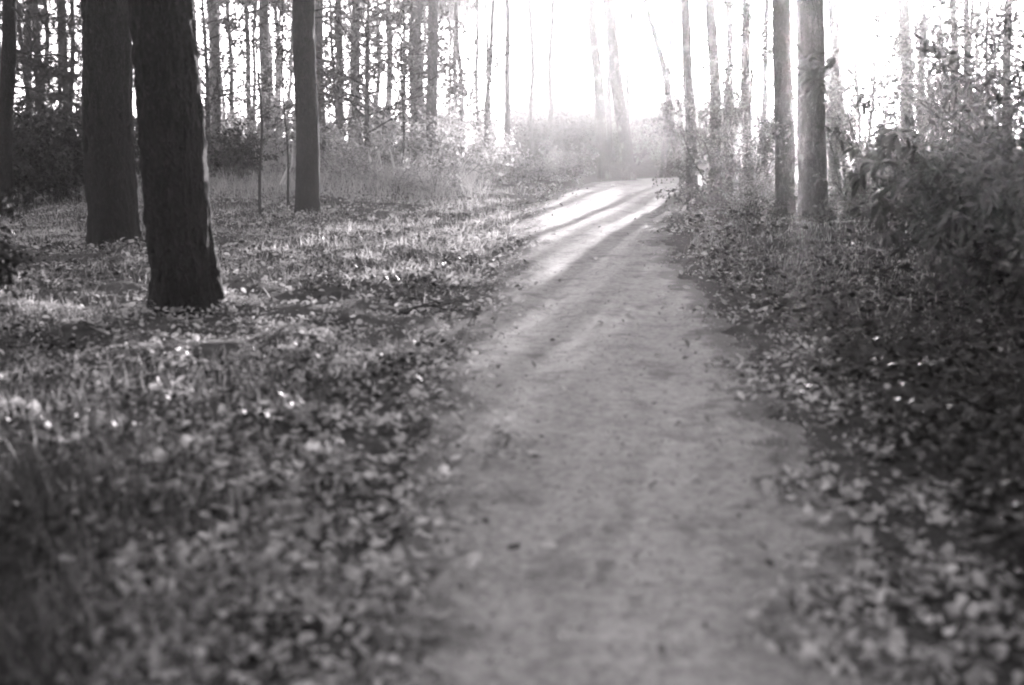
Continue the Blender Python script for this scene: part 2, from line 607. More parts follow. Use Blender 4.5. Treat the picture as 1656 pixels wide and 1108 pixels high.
# low brambly undergrowth
shrub_kind('bramble', 'leaf_mid', 4, height=1.0, n_stems=16, lean=1.6, kids=(5, 4), ratio=0.45, leafgap=0.045, leaf_size=0.085, leaf_t=OV, up=-0.10, spread=1.0, bend=0.3, stem_r=0.008)
shrub_kind('bramble_dry', 'leaf_pale', 3, height=1.0, n_stems=16, lean=1.5, kids=(5, 4), ratio=0.45, leafgap=0.04, leaf_size=0.075, leaf_t=OV, up=-0.09, spread=1.0, bend=0.3, stem_r=0.008)  # brambles with the bank's haze put into paler leaf colour
# dry bracken and pale seedy undergrowth
shrub_kind('bracken', 'leaf_pale', 3, height=0.8, n_stems=14, lean=1.0, kids=(6, 4), ratio=0.4, leafgap=0.035, leaf_size=0.06, leaf_t=LC, up=-0.06, spread=0.8, bend=0.22, stem_r=0.006)
# twiggy deciduous shrub
shrub_kind('twiggy', 'leaf_mid', 4, height=2.0, n_stems=9, lean=0.7, kids=(6, 5, 3), ratio=0.5, leafgap=0.11, leaf_size=0.07, leaf_t=OV, maxlev=3, spread=0.8, bend=0.22, stem_r=0.018)
shrub_kind('brush', 'leaf_pale', 3, height=2.0, n_stems=11, lean=0.8, kids=(6, 5, 3), ratio=0.48, leafgap=0.10, leaf_size=0.065, leaf_t=OV, maxlev=3, spread=0.8, bend=0.22, stem_r=0.014)
# dense dark shrub
shrub_kind('dense', 'leaf_dark', 3, height=1.3, n_stems=12, lean=1.1, kids=(6, 5), ratio=0.45, leafgap=0.03, leaf_size=0.085, leaf_t=OV, spread=0.9, bend=0.25, stem_r=0.012)
# far hedge bush
shrub_kind('hedge', 'leaf_mid', 3, height=2.2, n_stems=16, lean=0.8, kids=(7, 5), ratio=0.42, leafgap=0.06, leaf_size=0.16, leaf_t=OV, spread=0.9, bend=0.25, stem_r=0.025)

def shrub(key, loc, label, cat='shrub', group=None, scale=1.0, name=None, variant=None, rz=None, flat=1.0):
    v = SHRUB[key][rng.integers(len(SHRUB[key])) if variant is None else variant]
    t = thing(name or 'shrub', label, cat, (loc[0], loc[1], loc[2]), rng.uniform(0, 6.28) if rz is None else rz, group, scale)
    t.scale = (scale, scale, scale * flat)
    put('stem', v[0], t)
    put('foliage', v[1], t)
    return t

# ------------------------------------------------------------------ trees
def crown_mesh(seed, leaf_key, rad=2.4, hgt=6.0, nl=16, leafsize=0.34):
    r = np.random.default_rng(seed)
    tubes, leaves = [], []
    for k in range(nl):
        zz = (k + r.uniform(-.3, .3)) / nl * hgt
        a = k * 2.4 + r.uniform(-.5, .5)
        ln = rad * (1.0 - 0.55 * max(0, zz) / hgt) * r.uniform(0.75, 1.2)
        grow(r, [0, 0, zz], [math.cos(a), math.sin(a), r.uniform(-.1, .35)], ln, 0.045, 0, 1, tubes, leaves, bend=0.25, up=0.05, kids=(7, 3), ratio=0.42, leafgap=0.075, leaf_from=0, n=6)
    g = Geo()
    wood_geo(g, tubes, 0)
    P = np.concatenate([p for p, _ in leaves])
    D = np.concatenate([d for _, d in leaves])
    scatter(g, TUFT_V, TUFT_F, P, D, r.uniform(-3, 3, len(P)), leafsize * r.uniform(.7, 1.3, len(P)) * np.ones(len(P)), 1)
    scatter(g, OVAL_V, OVAL_F, P, D, r.uniform(-3, 3, len(P)), leafsize * 0.75 * r.uniform(.7, 1.3, len(P)), 1)
    return g.mesh('crown', [M['twig'], M[leaf_key]], True)
CROWNS = [crown_mesh(40 + k, 'needle') for k in range(4)]

def trunk_geo(P, rad, segs, bark=0.0, freq=9.0, seed=0, flare=0.35, roots=5):
    """tapered trunk along P with a flared foot and furrowed bark"""
    P, rad = np.asarray(P, float), np.asarray(rad, float)
    n = len(P)
    th = np.arange(segs) * 2 * np.pi / segs
    z = P[:, 2] - P[0, 2]
    fl = 1 + flare * np.exp(-np.maximum(z, 0) / 0.20) 
    lob = 1 + 0.22 * np.exp(-z / 0.25)[:, None] * np.cos(roots * th + seed)[None, :]
    rr = rad[:, None] * fl[:, None] * lob
    if bark:
        cx, sx = np.cos(th)[None, :] * rad.mean() * freq, np.sin(th)[None, :] * rad.mean() * freq
        zz = z[:, None]
        # plates: ridges running up the trunk, broken by noise
        a = noise3(cx * 1.3 + seed, sx * 1.3, zz * 2.2)
        b = noise3(cx * 2.6, sx * 2.6 + seed, zz * 6.5)
        c = noise3(cx * 5, sx * 5, zz * 9 + seed)
        bark = bark * (0.35 + 0.65 * smooth(0.05, 0.6, zz))
        rr = rr + bark * (1.1 - 2.4 * np.abs(a)) * 0.6 + bark * (0.8 - 1.8 * np.abs(b)) * 0.6 + bark * 0.3 * c
    V = np.empty((n, segs, 3))
    V[..., 0] = P[:, None, 0] + rr * np.cos(th)[None, :]
    V[..., 1] = P[:, None, 1] + rr * np.sin(th)[None, :]
    V[..., 2] = P[:, None, 2]
    i = np.arange(n - 1)[:, None] * segs
    j = np.arange(segs)[None, :]
    j2 = (j + 1) % segs
    g = Geo()
    g.add(V.reshape(-1, 3), np.stack([i + j, i + j2, i + segs + j2, i + segs + j], -1).reshape(-1, 4))
    return g

def tree(label, base, width, top_dx, height=15.0, mat='bark', segs=14, bark=0.0, group=None, name='pine_tree', wob=0.05, crown_from=0.55, cscale=1.0, lean_y=0.0, flare=0.35, seed=None, crown=True):
    """base world point, width in m, top_dx = sideways drift in metres per metre of height"""
    sd = int(rng.integers(10000)) if seed is None else seed
    r = np.random.default_rng(sd)
    t = thing(name, label, 'tree', tuple(base), 0, group)
    near = bark > 0
    if near:
        zz = np.r_[np.linspace(-0.15, 4.2, 230), np.linspace(4.4, height, 40)]
    else:
        zz = np.r_[-0.2, 0, .12, .3, .6, np.linspace(1.0, height, 26)]
    s = zz / height
    lean = top_dx * np.where(zz < 6, zz, 6 + (zz - 6) * 0.45)
    ph = r.uniform(0, 6.28, 4)
    wx = wob * (np.sin(zz * 0.9 + ph[0]) + 0.6 * np.sin(zz * 1.9 + ph[1])) * smooth(0, 1.5, zz)
    wy = wob * (np.sin(zz * 0.8 + ph[2]) + 0.6 * np.sin(zz * 1.7 + ph[3])) * smooth(0, 1.5, zz)
    P = np.stack([lean + wx, lean_y * zz + wy, zz], 1)
    rad = width / 2 * (1.06 - 0.8 * np.clip(s, 0, 1) ** 1.1)
    put('trunk', trunk_geo(P, rad, segs, bark, seed=sd % 17, flare=flare, roots=int(r.integers(4, 7))).mesh('trunk', [M[mat]]), t)
    if crown:
        k = np.searchsorted(zz, height * crown_from)
        cb = P[min(k, len(P) - 1)]
        sc = (height * (1 - crown_from)) / 6.2 * 1.05
        put('crown', CROWNS[int(r.integers(4))], t, tuple(cb), (0, 0, r.uniform(0, 6.28)), (cscale * max(.55, sc), cscale * max(.55, sc), sc))
    t['_lean'] = top_dx
    return t

def dead_branch(t, z, ang, length, r0, seed, twigs=5, rise=0.0, off=0.0):
    r = np.random.default_rng(seed)
    tubes, lv = [], []
    grow(r, [t['_lean'] * z + off * math.cos(ang), off * math.sin(ang), z], [math.cos(ang), math.sin(ang), rise], length, r0, 0, 2, tubes, lv, bend=0.35, up=-0.02, kids=(twigs, 3), ratio=0.45, n=7, spread=0.7)
    g = Geo()
    wood_geo(g, tubes)
    return put('dead_branch', g.mesh('dead_branch', [M['twig']]), t)

def px_tree(label, bx, by, wpx, topx, dist=None, **kw):
    """a tree from the photo: foot column/row (or distance), width in px, column where it leaves the frame"""
    b = hit(bx, by) if dist is None else at_dist(bx, dist)
    d = math.hypot(b[0], b[1])
    width = wpx * b[1] / FPX
    ztop = px_at(topx, 0, b[1])
    drift = (ztop[0] - b[0]) / (ztop[2] - b[2])
    return tree(label, b, width, drift, **kw)

# --- the dark trunks on the left
T2 = px_tree('thickest near-black trunk with furrowed bark, nearest tree left of the path', 304, 503, 92, 256, height=19, mat='bark_dark', segs=150, bark=0.028, wob=0.03, flare=0.42, seed=5)
T1 = px_tree('dark trunk with spreading foot just left of the thickest trunk', 186, 402, 70, 166, height=18, mat='bark_dark', segs=140, bark=0.028, wob=0.03, flare=0.42, seed=9)
T3 = px_tree('straight dark grey trunk standing alone in the pale grass left of centre', 496, 350, 35, 494, height=17, mat='bark_dark', segs=72, bark=0.008, wob=0.02, flare=0.28, seed=12)
T0 = px_tree('slim black trunk with drooping dead branches at the left edge', 9, 0, 23, 11, dist=18.5, height=15, mat='bark_dark', segs=32, wob=0.03, seed=14)
for k, (z, a, ln) in enumerate(((3.9, 0.1, 1.6), (3.3, -0.3, 1.4), (2.7, 0.2, 1.5), (2.1, 0.0, 1.1), (3.6, 2.9, 1.0))):
    dead_branch(T0, z, a, ln, 0.022, 300 + k, 7, rise=(0.5 if k == 0 else -0.1))
for k, (z, a, ln) in enumerate(((3.7, 0.05, 1.1), (3.3, 3.1, 1.2), (3.9, 3.3, 0.9), (2.9, 0.3, 0.8))):
    dead_branch(T3, z, a, ln, 0.016, 320 + k, 6, rise=0.15)
px_tree('thin dark sapling foot leaning out past the left edge of the clearing', 2, 458, 12, -70, height=7, mat='bark_dark', segs=12, wob=0.02, seed=15, name='sapling')

# --- the middle distance, left to right
MID = [
 # label, foot column, distance, width px, column at the top edge, material
 ('hazy grey trunk close behind the lone dark grey trunk', 521, 27, 19, 513, 'bark_pale'),
 ('straight hazy trunk midway between the thickest trunk and the lone trunk', 428, 31, 17, 428, 'bark_pale'),
 ('narrow dark trunk right beside the upper edge of the thickest trunk', 352, 29, 15, 347, 'bark_pale'),
 ('slender trunk bending left of the straight hazy trunk', 388, 33, 7, 366, 'bark_pale'),
 ('slender upright trunk close left of the straight hazy trunk', 403, 36, 9, 400, 'bark_pale'),
 ('slim trunk almost touching the right side of the thickest trunk', 318, 32, 11, 304, 'bark_pale'),
 ('slim dark trunk in the leafy stand, first right of the lone trunk', 553, 28, 12, 549, 'bark_pale'),
 ('dark trunk in the leafy stand, second right of the lone trunk', 580, 30, 13, 576, 'bark_pale'),
 ('slim trunk in the middle of the leafy stand', 628, 32, 10, 628, 'bark_pale'),
 ('broad grey trunk at the right end of the leafy stand', 677, 27, 21, 673, 'bark_pale'),
 ('broad grey trunk with clear bark, last before the open haze', 702, 25, 18, 699, 'bark_pale'),
 ('wavy thin pale trunk, first in the open haze', 745, 36, 7, 741, 'bark_pale'),
 ('thin pale trunk, second in the open haze', 772, 38, 6, 773, 'bark_pale'),
 ('thin trunk leaning right, third in the open haze', 786, 34, 8, 798, 'bark_pale'),
 ('straight pale trunk, fourth in the open haze', 821, 36, 10, 819, 'bark_pale'),
 ('very thin pale trunk left of the bright gap', 862, 42, 6, 857, 'bark_pale'),
 ('very thin pale trunk leaning right into the bright gap', 886, 42, 7, 895, 'bark_pale'),
 ('trunk leaning left with its foot beside the far path bend', 978, 38, 14, 955, 'bark'),
 ('strongest leaning trunk with its foot on the far path bend', 1017, 34, 17, 984, 'bark'),
 ('thin stem rising behind the leaning trunks at the path bend', 981, 40, 7, 992, 'bark'),
 ('thin upright stem right of the leaning trunks at the path bend', 1012, 39, 6, 1021, 'bark'),
 ('slanting trunk crossing a thin stem at the right of the bend', 1106, 33, 9, 1046, 'bark'),
 ('thin stem crossed by the slanting trunk right of the bend', 1071, 40, 8, 1090, 'bark'),
 ('curved trunk standing at the right edge of the path bend', 1119, 27, 17, 1107, 'bark'),
 ('hazy trunk rising from the leafy shrub right of the curved trunk', 1157, 26, 18, 1151, 'bark'),
 ('slim hazy trunk behind the leafy shrub, left of the sunlit pair', 1180, 31, 12, 1177, 'bark'),
 ('sunlit hazy trunk midway between the leafy shrub and the pair', 1209, 28, 15, 1206, 'bark'),
 ('slim trunk nearly lost in the glare left of the sun', 1238, 34, 9, 1237, 'bark'),
 ('hazy trunk close right of the sunlit pair', 1348, 25, 16, 1345, 'bark'),
 ('broad trunk behind the twiggy shrub, right of the glare', 1466, 26, 20, 1464, 'bark'),
 ('slim trunk behind the twiggy shrub, second right of the glare', 1492, 30, 11, 1489, 'bark'),
 ('slim trunk above the dark evergreen, third right of the glare', 1541, 30, 9, 1537, 'bark'),
 ('slim dark trunk above the dark evergreen, fourth right of the glare', 1566, 26, 10, 1563, 'bark'),
 ('pole-thin trunk above the dark evergreen, fifth right of the glare', 1596, 28, 5, 1598, 'bark'),
 ('rightmost hazy trunk above the dark evergreen', 1632, 27, 13, 1629, 'bark'),
 ('dim trunk in the gap between the left edge trunk and its neighbour', 62, 30, 13, 60, 'bark'),
 ('second dim trunk in the dark stand left of the two big trunks', 104, 32, 15, 101, 'bark'),
 ('dim trunk seen in the slit between the two big trunks', 208, 30, 10, 207, 'bark'),
]
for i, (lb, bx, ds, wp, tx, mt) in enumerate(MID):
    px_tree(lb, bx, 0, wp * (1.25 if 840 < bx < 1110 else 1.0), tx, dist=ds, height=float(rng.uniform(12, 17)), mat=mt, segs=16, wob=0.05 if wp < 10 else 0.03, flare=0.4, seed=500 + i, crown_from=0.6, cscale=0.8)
px_tree('left, slimmer trunk of the sunlit pair right of the path', 1270, 352, 29, 1262, height=17, mat='bark', segs=64, bark=0.007, wob=0.02, flare=0.22, seed=31)
px_tree('right, thicker trunk of the sunlit pair right of the path', 1316, 357, 42, 1311, height=18, mat='bark', segs=80, bark=0.009, wob=0.02, flare=0.2, seed=33)

# thin saplings in the grass
for i, (lb, bx, by, wp, tx) in enumerate((
    ('thread-thin crooked sapling touching the left side of the lone trunk', 466, 338, 4, 470),
    ('thin bare sapling between the thickest trunk and the lone trunk', 421, 352, 5, 424),
    ('thin bare sapling at the foot of the leafy stand', 651, 235, 4, 655))):
    b = hit(bx, by) if by > 300 else at_dist(bx, 24)
    t = tree(lb, b, wp * b[1] / FPX, (tx - bx) * b[1] / FPX / 4, height=3.4, mat='twig', segs=6, wob=0.06, name='sapling', flare=0.1, seed=700 + i, crown=False)
    for k in range(5):
        dead_branch(t, 1.0 + 0.5 * k, rng.uniform(0, 6.28), 0.6, 0.008, 720 + 10 * i + k, 4, 0.4)

# distant stand of thin trunks behind the left bank
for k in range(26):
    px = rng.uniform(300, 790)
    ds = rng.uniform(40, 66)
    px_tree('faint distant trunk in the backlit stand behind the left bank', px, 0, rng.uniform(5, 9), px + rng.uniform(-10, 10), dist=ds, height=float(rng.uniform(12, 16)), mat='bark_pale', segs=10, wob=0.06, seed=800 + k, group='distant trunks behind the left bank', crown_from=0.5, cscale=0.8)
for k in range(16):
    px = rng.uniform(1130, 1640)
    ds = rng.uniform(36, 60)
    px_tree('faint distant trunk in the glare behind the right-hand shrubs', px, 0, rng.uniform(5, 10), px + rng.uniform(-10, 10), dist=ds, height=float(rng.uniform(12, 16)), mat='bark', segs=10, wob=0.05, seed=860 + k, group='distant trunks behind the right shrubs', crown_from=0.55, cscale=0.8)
for k in range(12):
    px = rng.uniform(-40, 230)
    ds = rng.uniform(24, 48)
    px_tree('dim trunk deep in the dark stand at far left', px, 0, rng.uniform(8, 14), px + rng.uniform(-8, 8), dist=ds, height=float(rng.uniform(12, 16)), mat='bark', segs=10, wob=0.05, seed=900 + k, group='trunks of the dark left stand', crown_from=0.4)

# ------------------------------------------------------------------ leafy understorey trees
def leafy_tree(seed, height, leafmat, leaf_t, leaf_size, leafgap, kids=(9, 6, 3), low=0.15, droop=0.2, limb=0.38, up=0.0, nl=20, lr=(.2, 1.0), rise=0.35):
    r = np.random.default_rng(seed)
    tubes, leaves = [], []
    P = np.stack([0.06 * np.sin(np.linspace(0, 4, 14) + seed), 0.06 * np.cos(np.linspace(0, 5, 14)), np.linspace(-.1, height, 14)], 1)
    tr = np.linspace(height * 0.011, 0.01, 14)
    gt = Geo()
    gt.add(*tube(P, tr, 10))
    for k in range(nl):
        f = low + (1 - low) * (k + r.uniform(0, 1)) / nl
        z = f * height
        a = k * 2.4 + r.uniform(-.4, .4)
        grow(r, [0, 0, z], [math.cos(a), math.sin(a), rise], height * limb * (1.1 - 0.75 * f) * r.uniform(.75, 1.2), 0.014 + 0.01 * (1 - f), 0, 2, tubes, leaves, bend=0.28, up=up, kids=kids, ratio=0.42, leafgap=leafgap, leaf_from=1, n=6, spread=0.7)
    gw, gl = Geo(), Geo()
    wood_geo(gw, tubes)
    Pp = np.concatenate([p for p, _ in leaves])
    D = np.concatenate([d for _, d in leaves])
    D[:, 2] -= droop
    scatter(gl, *leaf_t, Pp, D, r.uniform(-1.2, 1.2, len(Pp)), leaf_size * r.uniform(.6, 1.3, len(Pp)))
    return gt.mesh('trunk', [M['bark']]), gw.mesh('limb', [M['twig']]), gl.mesh('crown', [M[leafmat]], True)

BEECH = [leafy_tree(60 + k, 6.0, 'leaf_mid', OV, 0.10, 0.06, kids=(8, 5), nl=30, limb=0.42) for k in range(3)]
SPRUCE = [leafy_tree(70 + k, 6.0, 'needle', TF, 0.11, 0.035, kids=(9, 4), low=0.06, limb=0.26, up=-0.05, nl=34, rise=0.0) for k in range(2)]

def understorey(kind, px, dist, label, scale=1.0, name='young_tree', group=None, variant=0, rz=0.0):
    b = at_dist(px, dist)
    t = thing(name, label, 'tree', tuple(b), rz, group, scale)
    for nm, me in zip(('trunk', 'limb', 'crown'), kind[variant]):
        put(nm, me, t)
    return t

understorey(BEECH, 600, 25, 'leafy young tree with round clumps left of the open haze', 0.95, variant=0, rz=1)
understorey(BEECH, 655, 28, 'leafy young tree behind the broad grey trunks', 1.0, variant=1, rz=2)
understorey(BEECH, 548, 29, 'leafy young tree just right of the lone dark grey trunk', 1.0, variant=2, rz=4)
understorey(BEECH, 752, 47, 'thin leafed young tree among the pale trunks in haze', 0.6, variant=1, rz=5)
understorey(BEECH, 340, 25, 'leafy young tree rising right behind the thickest trunk', 0.9, variant=0, rz=3)
understorey(BEECH, 1205, 27, 'leafy young tree left of the sunlit pair in the glare', 0.75, variant=2, rz=0.4)
understorey(BEECH, 1400, 24, 'leafy young tree glittering right of the sunlit pair', 0.62, variant=1, rz=1.3)
understorey(BEECH, 1545, 21, 'leafy young tree standing above the dark evergreen shrub', 0.85, variant=0, rz=2.2)
understorey(BEECH, 1660, 19, 'dark leafy young tree filling the upper right edge', 0.9, variant=2, rz=0.9)
understorey(SPRUCE, 55, 23, 'dense young spruce behind the left edge trunk', 1.05, 'young_spruce', variant=0)
understorey(SPRUCE, 118, 28, 'young spruce right behind the left big dark trunk', 1.1, 'young_spruce', variant=1, rz=2)
understorey(SPRUCE, -15, 20, 'young spruce cut by the left edge of the view', 0.95, 'young_spruce', variant=1, rz=4)
understorey(SPRUCE, 215, 33, 'far young spruce in the slit between the two big trunks', 1.1, 'young_spruce', variant=0, rz=3)

# ------------------------------------------------------------------ shrubs
BANK = (
 (250, 24, 1.1, 'bramble bush seen in the slit between the two big trunks'),
 (330, 25, 1.2, 'bramble bush half hidden behind the thickest trunk'),
 (372, 22.5, 1.0, 'bramble bush behind the dark rounded bush'),
 (420, 26, 1.2, 'bramble bush under the straight hazy trunk left of the lone trunk'),
 (455, 29, 1.4, 'tall bramble bush close left behind the lone trunk'),
 (545, 26, 1.3, 'bramble bush just right behind the lone trunk'),
 (590, 24, 1.25, 'bramble bush at the foot of the second trunk of the leafy stand'),
 (630, 27, 1.5, 'tall bramble bush behind the pale reed leaves'),
 (670, 24.5, 1.2, 'bramble bush at the foot of the first broad grey trunk'),
 (705, 28, 1.5, 'tall bramble bush behind the last broad grey trunk'),
 (735, 25, 1.2, 'bramble bush on the bank below the wavy thin trunk'),
 (770, 29, 1.1, 'hazy bramble bush below the second thin pale trunk'),
 (800, 26.5, .8, 'hazy bramble bush below the thin trunk leaning right'),
 (835, 30, .95, 'hazy bramble bush below the straight pale trunk'),
 (868, 29, .75, 'hazy bramble bush left of the bright gap'),
 (900, 33, .9, 'faint bramble bush in the bright gap before the hedge'),
 (925, 36, .85, 'faint bramble bush nearest the leaning trunks of the path bend'),
 (560, 21.5, .8, 'low bramble tuft in the grass right of the lone trunk'),
 (640, 21, .75, 'low bramble tuft in front of the pale reed leaves'),
 (700, 21.5, .7, 'low bramble tuft on the grassy slope right of the reed leaves'))
for k, (px, ds, s, lb) in enumerate(BANK):
    shrub(('bramble' if px < 440 else 'bramble_dry') if k % 3 else 'bracken', at_dist(px, ds), lb, group='brambles on the left bank', scale=s, name='bramble_bush')
for px, ds, s, lb in (
 (318, 30, 1.0, 'tall pale brush right behind the upper thickest trunk'),
 (375, 32, 1.0, 'tall pale brush below the slender bending trunk'),
 (440, 30, .9, 'tall pale brush just left of the lone dark grey trunk'),
 (535, 31, 1.0, 'tall pale brush just right of the lone dark grey trunk'),
 (585, 33, 1.0, 'tall pale brush among the first trunks of the leafy stand'),
 (640, 31, 1.0, 'tall pale brush in the middle of the leafy stand'),
 (690, 34, 1.0, 'tall pale brush between the two broad grey trunks'),
 (760, 38, .9, 'tall pale brush among the thin trunks in the open haze')):
    shrub('brush', at_dist(px, ds), lb, group='tall brush behind the left bank', scale=s)
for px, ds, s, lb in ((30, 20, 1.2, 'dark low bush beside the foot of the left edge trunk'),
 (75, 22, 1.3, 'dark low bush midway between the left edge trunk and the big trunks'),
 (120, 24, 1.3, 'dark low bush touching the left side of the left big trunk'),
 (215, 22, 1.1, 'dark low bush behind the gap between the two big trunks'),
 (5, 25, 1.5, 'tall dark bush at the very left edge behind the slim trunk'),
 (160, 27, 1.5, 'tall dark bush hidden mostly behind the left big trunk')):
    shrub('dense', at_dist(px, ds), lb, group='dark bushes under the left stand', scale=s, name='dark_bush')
shrub('dense', at_dist(373, 21.5), 'dark rounded bush in the grass right of the thickest trunk', scale=0.85, name='dark_bush')
shrub('bracken', at_dist(250, 16), 'pale bracken tuft between the two big trunks', scale=0.6, name='bracken_clump')
for k in range(24):
    px, ds = 850 + k * 14 + rng.uniform(-6, 6), rng.uniform(56, 80)
    shrub('hedge', at_dist(px, ds), 'distant hazy hedge bush beyond the path bend', group='distant hedge beyond the bend', scale=ds / 62 * rng.uniform(0.75, 1.25), name='hedge_bush')
for k, (px, ds, sc) in enumerate(((985, 47, .8), (1010, 50, .75), (1030, 46, .7), (1055, 49, .8), (1078, 47, .7), (1098, 50, .8), (1125, 48, .8), (960, 51, .85))):
    shrub('hedge', at_dist(px, ds), 'hazy bush closing the view right behind the path bend', group='bushes behind the bend', scale=sc, name='hedge_bush')
for k in range(34):
    px, ds = rng.uniform(-250, 1900), rng.uniform(84, 102)
    shrub('hedge', at_dist(px, ds), 'faint far bush in the treeline beyond the wood', group='far treeline bushes', scale=rng.uniform(0.9, 1.5), name='hedge_bush')
# right-hand side
shrub('twiggy', at_dist(1165, 23), 'tall leafy shrub wrapped round the hazy trunks right of the bend', scale=1.0)
shrub('twiggy', at_dist(1215, 22), 'leafy shrub between the path bend and the sunlit pair', scale=0.85)
shrub('bramble', at_dist(1150, 20.5), 'low bramble bush on the right verge beside the path bend', scale=0.9, name='bramble_bush')
shrub('bracken', at_dist(1205, 18.5), 'pale sunlit bracken left of the foot of the sunlit pair', scale=0.9, name='bracken_clump')
shrub('bracken', at_dist(1240, 20.5), 'pale bracken touching the slimmer trunk of the sunlit pair', scale=0.9, name='bracken_clump')
shrub('twiggy', at_dist(1375, 19), 'twiggy shrub with arching stems right of the sunlit pair', scale=0.85)
shrub('twiggy', at_dist(1440, 17), 'broad twiggy shrub behind the dark evergreen', scale=0.95)
shrub('twiggy', at_dist(1520, 18.5), 'twiggy shrub half hidden behind the dark evergreen', scale=1.05)
shrub('twiggy', at_dist(1610, 17), 'twiggy shrub at the right edge behind the dark evergreen', scale=1.1)
shrub('bramble', at_dist(1390, 15.5), 'low bramble bush in front of the twiggy shrubs', scale=0.75, name='bramble_bush')
shrub('bramble', at_dist(1300, 17.5), 'low bramble bush at the foot of the thicker sunlit trunk', scale=0.55, name='bramble_bush')
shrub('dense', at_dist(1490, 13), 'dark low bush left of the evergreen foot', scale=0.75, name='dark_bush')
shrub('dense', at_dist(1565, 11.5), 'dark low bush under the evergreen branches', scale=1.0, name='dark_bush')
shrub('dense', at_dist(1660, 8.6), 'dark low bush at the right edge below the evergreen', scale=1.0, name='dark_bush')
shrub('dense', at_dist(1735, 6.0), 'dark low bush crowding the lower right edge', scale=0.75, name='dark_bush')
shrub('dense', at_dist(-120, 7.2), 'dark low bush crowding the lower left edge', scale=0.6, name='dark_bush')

# the near dark evergreen with drooping leaves
def evergreen():
    b = at_dist(1795, 9.2)
    t = thing('evergreen_shrub', 'large dark evergreen shrub with drooping leaves at the right edge', 'shrub', tuple(b))
    r = np.random.default_rng(77)
    tubes, leaves = [], []
    for k in range(15):
        a = math.pi + r.uniform(-1.5, 1.5) if k < 12 else r.uniform(-1.2, 1.2)
        grow(r, [r.normal() * .1, r.normal() * .1, -0.05], [math.cos(a) * r.uniform(.3, 1.1), math.sin(a) * .8, 1.0], r.uniform(1.4, 2.4), 0.024, 0, 2, tubes, leaves, bend=0.3, up=-0.07, kids=(7, 5), ratio=0.48, leafgap=0.030, leaf_from=1, n=7, spread=0.8)
    gw = Geo()
    wood_geo(gw, tubes)
    put('stem', gw.mesh('evergreen_stem', [M['twig']]), t)
    tips = np.array([q[-1] for q, _, sg in tubes if sg == 3])
    tdir = np.array([q[-1] - q[-2] for q, _, sg in tubes if sg == 3])
    tdir /= np.linalg.norm(tdir, axis=1, keepdims=True)
    P = np.repeat(tips, 14, 0) + r.normal(size=(len(tips) * 14, 3)) * 0.025
    D = np.repeat(tdir, 14, 0) * 0.5 + r.normal(size=P.shape) * 0.75
    D[:, 2] -= 0.55
    ok = P[:, 2] > 0.05
    P, D = P[ok], D[ok]
    order = np.argsort(P[:, 0] + 0.3 * P[:, 1])          # the side towards the path and the camera shows most
    near, rest = order[:280], order[280:]
    gl = Geo()
    scatter(gl, LANCE_V, LANCE_F, P[rest], D[rest], r.uniform(-1, 1, len(rest)), 0.14 * r.uniform(.6, 1.25, len(rest)))
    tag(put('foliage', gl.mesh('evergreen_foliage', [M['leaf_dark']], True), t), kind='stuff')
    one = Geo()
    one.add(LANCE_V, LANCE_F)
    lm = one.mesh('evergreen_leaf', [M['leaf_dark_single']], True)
    Rm = rotations(D[near], r.uniform(-1, 1, len(near)))
    from mathutils import Matrix
    for i, q in enumerate(near):
        o = put('leaf', lm, t)
        s = 0.14 * r.uniform(.7, 1.25)
        m = Matrix(Rm[i].tolist()).to_4x4()
        m.translation = P[q].tolist()
        o.matrix_local = m @ Matrix.Scale(s, 4)
evergreen()

# ------------------------------------------------------------------ floor cover
def sample_floor(n, d0, d1, half, power=1.0):
    d = d0 * (d1 / d0) ** (rng.uniform(0, 1, n) ** power)
    a = rng.uniform(-half, half, n)
    return d * np.sin(a), d * np.cos(a)

